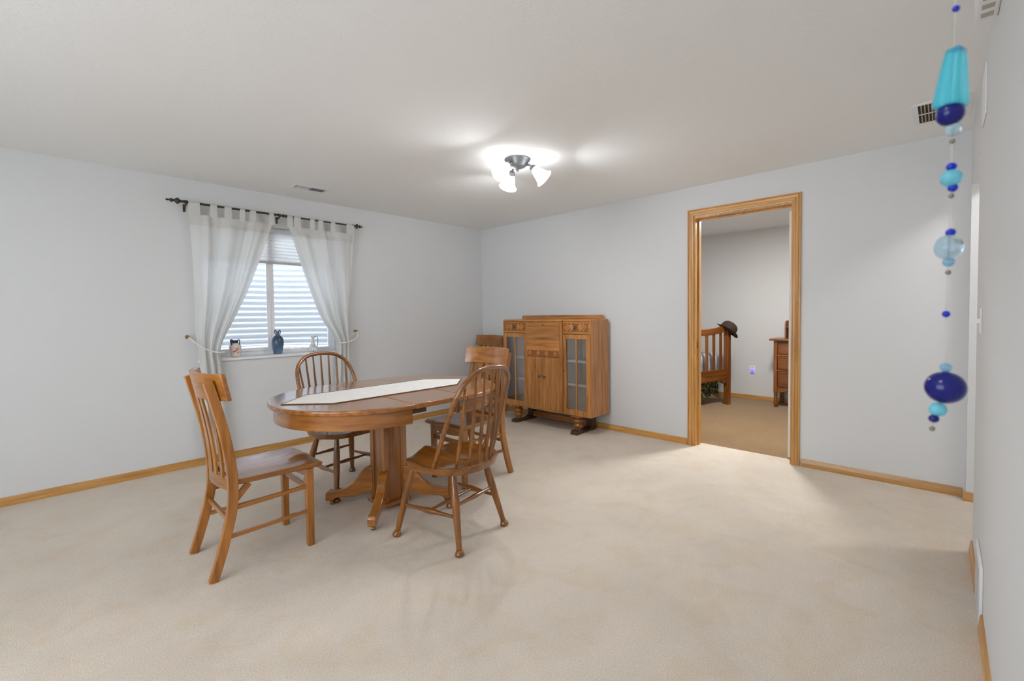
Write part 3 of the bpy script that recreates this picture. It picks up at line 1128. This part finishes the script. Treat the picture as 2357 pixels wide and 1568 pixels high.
for (a, b) in ((Y0 + .012, CY0 - .004), (CY1 + .004, Y1 - .012)):
    MB().box(xf - .004, xf + .016, a, b, 1.055, ZT - .014).obj('drawer_rail', CYM, cab, bev=.001)
    d = MB().box(xf - .008, xf + .22, a + .008, b - .008, 1.078, ZT - .026).obj('drawer', CYM, cab, bev=.002)
    MB().box(xf - .009, xf - .006, a + .014, b - .014, 1.083, ZT - .031).obj('carved_ground', CARVE2, d)
    m = MB()
    carving(m, a + .014, b - .014, 1.083, ZT - .031, xf - .009)
    m.obj('carving', CARVE, d)
    knob(d, xf - .010, (a + b) / 2, (1.078 + ZT - .026) / 2, .016)
    # glazed door
    m = MB()
    z0, z1 = ZB + .004, 1.050
    fwid, bz, tz = .042, .062, .045
    m.box(xf - .006, xf + .014, a, a + fwid, z0, z1).box(xf - .006, xf + .014, b - fwid, b, z0, z1)
    m.box(xf - .006, xf + .014, a + fwid, b - fwid, z0, z0 + bz).box(xf - .006, xf + .014, a + fwid, b - fwid, z1 - tz, z1)
    dd = m.obj('glazed_door', CZ, cab, bev=.002)
    yc = (a + b) / 2
    MB().box(xf - .004, xf + .010, yc - .008, yc + .008, z0 + bz, z1 - tz).obj('glazing_bar', CZ, dd, bev=.002)
    MB().box(xf + .003, xf + .006, a + fwid, b - fwid, z0 + bz, z1 - tz).obj('pane', CABGLASS, dd)
    MB().lathe([(.006, 0), (.006, .002), (.001, .0025)], 10, Matrix.Translation((xf - .006, (b - .014 if a < 0 else a + .014), .66)) @ Matrix.Rotation(-pi / 2, 4, 'Y')).obj('keyhole', BRONZE, dd)
    MB().box(xf + .020, xb - .012, b - .010, b - .008, ZB + .024, 1.06).obj('brightening_panel', plain('brightened_interior', (236, 222, 206), .6), cab)  # pale panel added to lighten the inside of the bay
    for k, zs in enumerate((.515, .765)):
        MB().box(xf + .022, xb - .012, a + .010, b - .010, zs, zs + .014).obj('shelf', CYM, cab)
        m = MB()
        n = 22
        ed = [(a + .014 + (b - a - .028) * i / n) for i in range(n + 1)]
        poly = [(ed[0], zs + .016)] + [(e, zs - .006 - .007 * abs(sin(pi * i / 3))) for i, e in enumerate(ed)] + [(ed[-1], zs + .016)]
        m.prism(poly, 'x', xf + .019, xf + .0205)
        m.box(xf + .019, xb - .014, a + .014, b - .014, zs + .0145, zs + .016)
        m.obj('shelf_paper', plain('shelf_paper', (248, 248, 250), .9), cab, smooth=0)
    MB().box(xf + .020, xb - .014, a + .014, b - .014, ZB + .0225, ZB + .024).obj('shelf_paper', plain('shelf_paper', (248, 248, 250), .9), cab)
# centre bay stands proud
xc = xf - .028
m = MB()
m.box(xc, xf + .02, CY0, CY0 + .026, ZB + .004, ZT - .0135).box(xc, xf + .02, CY1 - .020, CY1, ZB + .004, ZT - .0135)
m.box(xc, xf + .02, CY0 + .0265, CY1 - .0205, ZT - .028, ZT - .0135).box(xc, xf + .02, CY0 + .0265, CY1 - .0205, ZB + .004, ZB + .020)
m.obj('centre_frame', CZ, cab, bev=.002)
ca, cb2 = CY0 + .028, CY1 - .022
fl = MB().box(xc - .003, xc + .016, ca, cb2, .800, ZT - .030).obj('drop_front', CYM, cab, bev=.002)
MB().box(xc - .004, xc - .002, ca + .012, cb2 - .012, .806, .868).obj('carved_ground', CARVE2, fl)
m = MB()
carving(m, ca + .012, cb2 - .012, .806, .868, xc - .004, 2)
m.obj('carving', CARVE, fl)
m = MB()
m.box(xc - .006, xc - .003, -.031, -.002, ZT - .052, ZT - .046).ball((xc - .004, -.017, ZT - .051), .003, .006, .006, 10)
m.obj('escutcheon', BRONZE, fl)
cm = (ca + cb2) / 2
for (a, b, ky) in ((ca, cm - .001, cm - .030), (cm + .001, cb2, cm + .040)):
    d = MB().box(xc - .002, xc + .016, a, b, ZB + .022, .796).obj('lower_door', CZ, cab, bev=.002)
    knob(d, xc - .002, ky, .578, .016)
# feet: turned bulbs and square rear posts on sled runners, low stretcher board
bulb = [(.030, .040), (.034, .046), (.030, .054), (.040, .064), (.052, .080), (.053, .092), (.042, .106), (.036, .112), (.042, .120), (.053, .134), (.050, .150), (.040, .162), (.032, .170), (.034, .178)]
for y in (-.425, .432):
    prof = [(-.205, .0), (-.205, .022), (-.190, .036), (-.150, .040), (-.115, .040), (-.085, .026), (-.04, .020), (.03, .024), (.08, .042), (.165, .042), (.165, 0), (.09, 0), (.05, .004), (-.05, .004), (-.10, 0)]
    MB().prism(prof, 'y', y - .042, y + .042).obj('sled_runner', wood('dark', 'x'), cab, bev=.004)
    MB().lathe(bulb, 24, Matrix.Translation((-.120, y, 0))).box(-.175, -.065, y - .055, y + .055, .176, ZB).obj('bulb_foot', wood('oak', 'z'), cab, bev=.002)
    MB().box(.085, .160, y - .038, y + .038, .040, ZB).obj('rear_leg', DKZ, cab, bev=.002)
MB().box(.095, .125, -.39, .395, .030, .095).obj('stretcher_board', CYM, cab, bev=.002)

# ------------------------------------------------------------------ ceiling light
LX, LY = 2.535, 2.335
lamp = thing('ceiling_light', 'three-arm flush ceiling light with lit white bell glass shades', 'ceiling light', (LX, LY, H))
MB().lathe([(.097, 0), (.098, -.006), (.092, -.012), (.086, -.020), (.076, -.040), (.062, -.054), (.040, -.066), (.018, -.070), (.012, -.074), (.012, -.084), (.007, -.092), (.001, -.094)], 36).obj('canopy', NICKEL, lamp)
SHADE, N_, L_, P_ = new_mat('lit_opal_glass')
P_.inputs['Base Color'].default_value = (.9, .9, .9, 1)
P_.inputs['Emission Color'].default_value = (.97, .985, 1, 1)
P_.inputs['Emission Strength'].default_value = 8
BULB = plain('lit_bulb', (250, 252, 255), .5, emit=880)
ra = math.atan2(rt.y, rt.x)
for k in range(3):
    a = ra + R(-8 + 120 * k)
    d = Vector((cos(a), sin(a), 0))
    arm0 = d * .070 + Vector((0, 0, -.045))
    neck = d * .100 + Vector((0, 0, -.055))
    axis = (d * .72 + Vector((0, 0, -.70))).normalized()
    MB().tube(smooth_path([arm0, d * .088 + Vector((0, 0, -.046)), neck, neck + axis * .014], 10), .008, 10).obj('arm', NICKEL, lamp)
    rotm = Vector((0, 0, 1)).rotation_difference(axis).to_matrix().to_4x4()
    T = Matrix.Translation(neck + axis * .006) @ rotm
    MB().lathe([(.010, 0), (.020, .002), (.026, .014), (.029, .026), (.026, .028), (.01, .028)], 20, T).obj('socket_cup', NICKEL, lamp)
    T = Matrix.Translation(neck + axis * .030) @ rotm
    MB().lathe([(.024, 0), (.029, .014), (.036, .034), (.044, .060), (.052, .085), (.062, .104), (.072, .114), (.069, .115), (.059, .104), (.049, .084), (.040, .058), (.032, .034), (.025, .014), (.02, .002)], 28, T).obj(
        'bell_shade', SHADE, lamp)
    bp = neck + axis * .100
    MB().ball((0, 0, 0), .024, .024, .030, 16, Matrix.Translation(bp) @ rotm).obj('bulb', BULB, lamp)


# ------------------------------------------------------------------ ceiling registers
def register(label, loc, rz, w, l, n, rows, blocked, slat_mat, flip=1):
    t = thing('ceiling_vent', label, 'vent', (loc[0], loc[1], H), rz, 'ceiling vents')
    m = MB()
    e = .028
    m.box(-l / 2, l / 2, -w / 2, -w / 2 + e, -.005, 0).box(-l / 2, l / 2, w / 2 - e, w / 2, -.005, 0)
    m.box(-l / 2, -l / 2 + e, -w / 2 + e, w / 2 - e, -.005, 0).box(l / 2 - e, l / 2, -w / 2 + e, w / 2 - e, -.005, 0)
    if rows == 2:
        m.box(-l / 2 + e, l / 2 - e, -.005, .005, -.005, 0)
    m.obj('frame', WHITE, t, bev=.0015)
    MB().box(-l / 2 + e, l / 2 - e, -w / 2 + e, w / 2 - e, -.0012, -.0004).obj('duct_backing', DARKGAP, t)
    for k in range(n):
        x = lerp(-l / 2 + e + .006, l / 2 - e - .006, (k + .5) / n)
        ang = R(38) if x < 0 else R(-38)
        m = MB()
        bl = .0055 if x * flip > blocked else .0030
        T = Matrix.Translation((x, 0, -.0042)) @ Matrix.Rotation(ang * flip, 4, 'Y')
        m.box(-bl, bl, -w / 2 + e, w / 2 - e, -.0006, .0006, T)
        m.obj('louver', slat_mat, t)
    return t


register('white ceiling vent with open and closed louvres near the window wall', (1.745, 4.18), 0, .15, .31, 18, 1, .005, WHITE)
register('white ceiling vent with tan louvres above the bead strand at the far right', (3.70, .012), pi / 2, .39, .255, 12, 2, .02, plain('tan_louver', (196, 178, 150), .6), -1)

# ------------------------------------------------------------------ fittings on the near right wall
sw = thing('light_switch', 'white light switch on the near right wall, seen edge-on', 'light switch', (2.94, YR, 1.21))
MB().box(-.036, .036, 0, .006, -.057, .057).obj('plate', WHITE, sw, bev=.003)
MB().box(-.008, .008, .004, .016, -.012, .012).obj('toggle', WHITE, sw, bev=.002)
gr = thing('air_grille', 'white return air grille at floor level in a gap of the right wall baseboard', 'vent', (2.675, YR, 0))
MB().box(-.150, .150, 0, .010, .0, .25).obj('frame', WHITE, gr, bev=.003)
MB().box(-.120, .120, .008, .0115, .03, .22).obj('louvers', plain('grille_grey', (196, 198, 202), .5), gr)
ch = thing('door_chime', 'white chime box with slotted underside high on the near right wall', 'door chime', (2.215, YR, 2.30))
MB().box(-.165, .165, 0, .060, .0, .14).obj('cover', WHITE, ch, bev=.006)
for k in range(5):
    x = -.13 + k * .062
    MB().box(x - .016, x + .016, .014, .046, -.0015, .001).obj('slot', plain('slot_grey', (176, 174, 164), .8), ch)
ap = MB().box(2.88, 3.10, YR, YR + .006, 2.12, 2.34).obj('access_panel', WHITE, bev=.002)
tag(ap, 'flat white access panel high on the near right wall', 'access panel')

# ------------------------------------------------------------------ bead strand hanging close to the camera
BX, BY = .34, -.003
bs = thing('bead_strand', 'hanging strand of blue and aqua glass beads at the right edge', 'glass bead strand', (BX, BY, H))
DB = bead_glass('cobalt_glass', (18, 44, 190), .35, .2)
DB2 = bead_glass('ink_blue_glass', (22, 26, 110), .3, .15)
AQ = bead_glass('aqua_glass', (92, 208, 226), .7, .2)
AQ2 = bead_glass('pale_aqua_glass', (120, 205, 224), .6, .22)
CLR = bead_glass('clear_blue_glass', (196, 222, 236), .9, .06)
LB = bead_glass('light_blue_glass', (150, 196, 226), .75, .12)
u = .0002376     # metres per photograph pixel at this distance


def zof(py):
    return {20: 1.423, 118: 1.401, 262: 1.368, 297: 1.360, 383: 1.340, 411: 1.334, 432: 1.329, 534: 1.305, 570: 1.297, 603: 1.289, 724: 1.261, 846: 1.232, 894: 1.221, 943: 1.209, 963: 1.204}[py] - H


side = Vector((rt.x, rt.y, 0))
for (px, py, w_, h_, mt, lab, tilt) in ((2195, 20, 18, 14, DB, 'small cobalt bead', -25), (2196, 118, 24, 13, DB, 'small cobalt bead', -10), (2186, 262, 68, 52, DB2, 'ink blue bead', -12),
                                        (2194, 297, 37, 31, CLR, 'clear bead', -10), (2191, 383, 26, 18, DB, 'small cobalt bead', 0), (2191, 411, 52, 38, AQ2, 'pale aqua bead', -6),
                                        (2195, 432, 25, 20, DB, 'small cobalt bead', -8), (2192, 534, 25, 17, DB, 'small cobalt bead', 0), (2188, 570, 69, 56, CLR, 'large clear bead', 0),
                                        (2189, 603, 30, 21, LB, 'light blue bead', 0), (2185, 724, 20, 15, DB, 'small cobalt bead', 0), (2187, 846, 29, 21, LB, 'light blue bead', 0),
                                        (2186, 894, 100, 72, DB2, 'largest ink blue bead', 3), (2170, 943, 44, 32, AQ2, 'pale aqua bead', 8), (2161, 963, 27, 18, DB2, 'small ink blue bead', 8)):
    c = side * ((px - 2190) * u) + Vector((0, 0, zof(py)))
    T = Matrix.Translation(c) @ Matrix.Rotation(R(tilt), 4, fw)
    hw_, hh_ = w_ * u / 2 / 1.36, h_ * u / 2
    MB().lathe([(hw_ * .18, -hh_)] + [(hw_ * max(.18, sin(pi * i / 14)) ** .9, -hh_ * cos(pi * i / 14)) for i in range(1, 14)] + [(hw_ * .18, hh_)], 28, T).obj('bead', mt, bs, label=lab, smooth=60)
# four-sided aqua drop
c = side * (1 * u) + Vector((0, 0, 1.387 - H))
T = Matrix.Translation(c) @ Matrix.Rotation(R(5), 4, fw) @ Matrix.Rotation(YAW + R(20), 4, 'Z')
rings = []
for hgt, wd in ((-66, 66), (-60, 72), (-40, 68), (0, 58), (40, 48), (58, 42), (65, 32)):
    q = wd * u / 2 / 1.40
    rings.append([T @ Vector((x * q, y * q, hgt * u)) for x, y in ((-.72, -1), (.72, -1), (1, -.72), (1, .72), (.72, 1), (-.72, 1), (-1, .72), (-1, -.72))])
MB().ring_loft(rings).obj('drop_bead', AQ, bs, bev=.0006, label='four-sided aqua drop bead')
MB().tube([Vector((0, 0, 0)) + side * (5 * u), side * (3 * u) + Vector((0, 0, 1.43 - H)), side * (1 * u) + Vector((0, 0, 1.35 - H)), side * (-1 * u) + Vector((0, 0, 1.30 - H)),
           side * (-5 * u) + Vector((0, 0, 1.26 - H)), side * (-4 * u) + Vector((0, 0, 1.22 - H)), side * (-32 * u) + Vector((0, 0, 1.200 - H))], .00022, 6).obj(
    'string', plain('thread', (170, 168, 160), .8), bs)
MB().tube([(0, 0, 0), (0, 0, -.012), (.006, 0, -.018), (0, 0, -.024), (-.005, 0, -.018)], .0012, 8).obj('hook', PEWTER, bs)
for zz, px in ((1.3535, 2192), (1.3245, 2192), (1.2835, 2188), (1.1985, 2158)):
    MB().ball((side * ((px - 2190) * u) + Vector((0, 0, zz - H))), .0013, n=10).obj('crimp', PEWTER, bs)

# ------------------------------------------------------------------ bedroom: bed, hat, dresser, night light
MX, MY, MZ = wood('mahogany', 'x'), wood('mahogany', 'y'), wood('mahogany', 'z')
bed = thing('bed', 'reddish wooden slatted bed in the next room, seen through the doorway', 'bed', (6.50, 2.115, 0), R(164))
# local: +x along the footboard away from the near post, -y towards the head
BW, BL = 1.02, 2.0
for x in (0, BW):
    MB().box(x - .033, x + .033, -.033, .033, 0, 1.085).obj('foot_post', MZ, bed, bev=.004)
m = MB()
n = 20
pts = [(.03 + (BW - .06) * i / n, 0, 1.045 - .045 * sin(pi * i / n)) for i in range(n + 1)]
m.bar(pts, .034, .085, (0, 1, 0))
m.obj('top_rail', MX, bed, bev=.004)
poly = [(.03, .49), (BW - .03, .49), (BW - .03, .29), (BW - .10, .295), (BW - .13, .33), (BW - .2, .335), (.22, .335), (.15, .33), (.11, .295), (.03, .29)]
MB().prism(poly, 'y', -.014, .014).obj('foot_rail', MX, bed, bev=.003)
for k in range(6):
    x = .145 + k * (BW - .29) / 5
    MB().box(x - .022, x + .022, -.008, .008, .485, 1.02).obj('slat', MZ, bed, bev=.002)
for x in (0, BW):
    MB().box(x - .014, x + .014, -BL, -.03, .30, .46).obj('side_rail', MY, bed, bev=.003)
    MB().box(x - .033, x + .033, -BL - .033, -BL + .033, 0, 1.25).obj('head_post', MZ, bed, bev=.004)
MB().box(.03, BW - .03, -BL - .012, -BL + .012, .40, 1.15).obj('headboard', MX, bed, bev=.003)
TB = bed.matrix_world.copy()
TB = Matrix.Translation((6.50, 2.115, 0)) @ Matrix.Rotation(R(164), 4, 'Z')
mt = MB()


def mat_ring(q, z, inset):
    pts = []
    x0, x1, y0, y1, r = .045 + inset, BW - .045 - inset, -BL + .05 + inset, -.075 - inset, .09
    for cx, cy, a0 in ((x1 - r, y1 - r, 0), (x0 + r, y1 - r, pi / 2), (x0 + r, y0 + r, pi), (x1 - r, y0 + r, 3 * pi / 2)):
        for i in range(8):
            a = a0 + pi / 2 * i / 7
            pts.append(Vector((cx + r * cos(a), cy + r * sin(a), z)))
    return pts


mt.ring_loft([mat_ring(0, z, i) for z, i in ((.40, .02), (.43, 0), (.62, 0), (.67, .012), (.70, .04), (.705, .12))])
o = mt.obj('mattress', speckle('grey_blue_sheet', [(150, 156, 172), (178, 184, 198), (196, 202, 214)], 8, .9), smooth=50)
o.location, o.rotation_euler = (6.50, 2.115, 0), (0, 0, R(164))
tag(o, 'mattress under a grey-blue sheet, behind the slats of the bed', 'mattress')
m = MB()


def skirt(u_, v_):
    L = [(.06, -BL + .1), (.06, -.10), (BW - .06, -.10), (BW - .06, -BL + .1)]
    s_ = u_ * 3
    k = min(int(s_), 2)
    f = s_ - k
    x, y = lerp(L[k][0], L[k + 1][0], f), lerp(L[k][1], L[k + 1][1], f)
    wv = .010 * sin(u_ * 120) * v_
    return Vector((x + (wv if k != 1 else 0), y + (wv if k == 1 else 0), lerp(.41, .125 + .02 * sin(u_ * 40), v_)))


m.grid(skirt, 240, 8)
o = m.obj('bed_skirt', speckle('green_print', [(26, 30, 24), (44, 50, 34), (86, 90, 52), (176, 170, 120)], 34, .9, pos=[.36, .5, .58, .68]), smooth=80)
o.location, o.rotation_euler = (6.50, 2.115, 0), (0, 0, R(164))
tag(o, 'dark green patterned bed skirt hanging below the mattress', 'bed skirt')

hat = thing('bowler_hat', 'dark brown bowler hat hung on the bedpost', 'hat', (6.50, 2.115, 1.06))
FELT = plain('brown_felt', (58, 40, 30), .85, bump=.1)
TH = Matrix.Translation((-.004, .004, -.048)) @ Vector((0, 0, 1)).rotation_difference((rt * .60 - Vector((fw.x, fw.y, 0)) * .10 + Vector((0, 0, .79))).normalized()).to_matrix().to_4x4() @ Matrix.Rotation(R(-45), 4, 'Z')
SC = Matrix.Diagonal((1.12, .95, 1, 1))
MB().lathe([(.098, .0), (.100, .03), (.097, .07), (.085, .10), (.060, .121), (.030, .130), (.002, .132), (.002, .128), (.030, .126), (.057, .117), (.081, .097), (.092, .07), (.095, .03), (.094, .0)], 36, TH @ SC, cap=False).obj('crown', FELT, hat)
m = MB()


def brim(u_, v_):
    a = 2 * pi * u_
    r = lerp(.094, .148, v_)
    curl = .030 * v_ ** 2 * abs(sin(a)) ** 1.5 - .006 * v_ * abs(cos(a))
    return TH @ SC @ Vector((r * cos(a), r * sin(a), curl))


m.grid(brim, 48, 8)
bmesh.ops.remove_doubles(m.bm, verts=m.bm.verts, dist=1e-5)
o = m.obj('brim', FELT, hat, smooth=80)
sm = o.modifiers.new('felt', 'SOLIDIFY')
sm.thickness = .004
MB().lathe([(.1005, .006), (.1025, .008), (.1025, .026), (.1005, .028)], 36, TH @ SC, cap=False).obj('ribbon', plain('dark_ribbon', (34, 26, 22), .5), hat)

ds = thing('dresser', 'reddish wooden dresser standing just behind the open bedroom door', 'dresser', (6.70, 1.30, 0))
# front faces -x
dy0, dy1, dxb = -.30, .295, .375
for (x, y, s_) in ((.02, dy1 - .02, 1), (.02, dy0 + .02, 1), (dxb - .03, dy1 - .02, 0), (dxb - .03, dy0 + .02, 0)):
    m = MB()
    m.box(x - .022, x + .022, y - .022, y + .022, .205, .885)
    if s_:
        m.lathe([(.014, 0), (.018, .01), (.024, .04), (.026, .07), (.020, .095), (.022, .10), (.018, .11), (.023, .12), (.018, .135), (.023, .15), (.019, .165), (.022, .18), (.026, .205)], 18, Matrix.Translation((x, y, 0)))
    else:
        m.box(x - .022, x + .022, y - .022, y + .022, 0, .21)
    m.obj('leg', MZ, ds, bev=.003)
MB().box(.03, dxb, dy1 - .032, dy1 - .010, .24, .885).box(.03, dxb, dy0 + .010, dy0 + .032, .24, .885).box(dxb - .02, dxb, dy0 + .03, dy1 - .03, .24, .885).obj('carcass', MX, ds)
poly = [(dy0 + .03, .265), (dy0 + .03, .195), (dy0 + .09, .20), (dy0 + .15, .225), (dy1 - .15, .225), (dy1 - .09, .20), (dy1 - .03, .195), (dy1 - .03, .265)]
MB().prism(poly, 'x', .004, .022).obj('skirt_board', MY, ds, bev=.002)
MB().box(-.035, dxb + .01, dy0 - .05, dy1 + .05, .883, .908).obj('top_board', MY, ds, bev=.004)
for z0, z1 in ((.70, .855), (.50, .675), (.27, .475)):
    d = MB().box(.006, dxb - .03, dy0 + .045, dy1 - .045, z0, z1).obj('drawer', MY, ds, bev=.003)
    m = MB()
    e = .012
    a0, a1 = dy0 + .060, dy1 - .060
    m.box(-.001, .006, a0, a1, z0 + .012, z0 + .012 + e).box(-.001, .006, a0, a1, z1 - .012 - e, z1 - .012)
    m.box(-.001, .006, a0, a0 + e, z0 + .012, z1 - .012).box(-.001, .006, a1 - e, a1, z0 + .012, z1 - .012)
    m.obj('moulding', MY, d, bev=.002)
    knob(d, .006, 0, (z0 + z1) / 2, .014)
    MB().box(.0, .022, dy0 + .04, dy1 - .04, z1 + .004, z1 + .022).obj('divider', MY, ds, bev=.002)
m = MB()
poly = [(.20, .908), (.20, 1.09), (.23, 1.13), (.28, 1.145), (dxb - .01, 1.145), (dxb - .01, .908)]
m.prism(poly, 'y', dy1 - .10, dy1 - .08).prism(poly, 'y', dy0 + .08, dy0 + .10)
m.box(.215, dxb - .01, dy0 + .10, dy1 - .10, 1.05, 1.066).box(dxb - .028, dxb - .01, dy0 + .10, dy1 - .10, .908, 1.145)
m.obj('gallery', MX, ds, bev=.003)

nl = thing('night_light', 'plug-in night light glowing violet in an outlet on the bedroom wall', 'night light', (XF, 1.965, .43))
MB().box(-.006, 0, -.036, .036, -.058, .058).obj('outlet_plate', WHITE, nl, bev=.002)
MB().box(-.0075, -.005, -.006, .006, .028, .034).obj('socket', DARKGAP, nl)
GLOW = plain('violet_glow', (120, 112, 255), .4, emit=1.1)
MB().ball((-.022, -.008, -.012), .018, .026, .028).obj('lens', GLOW, nl)
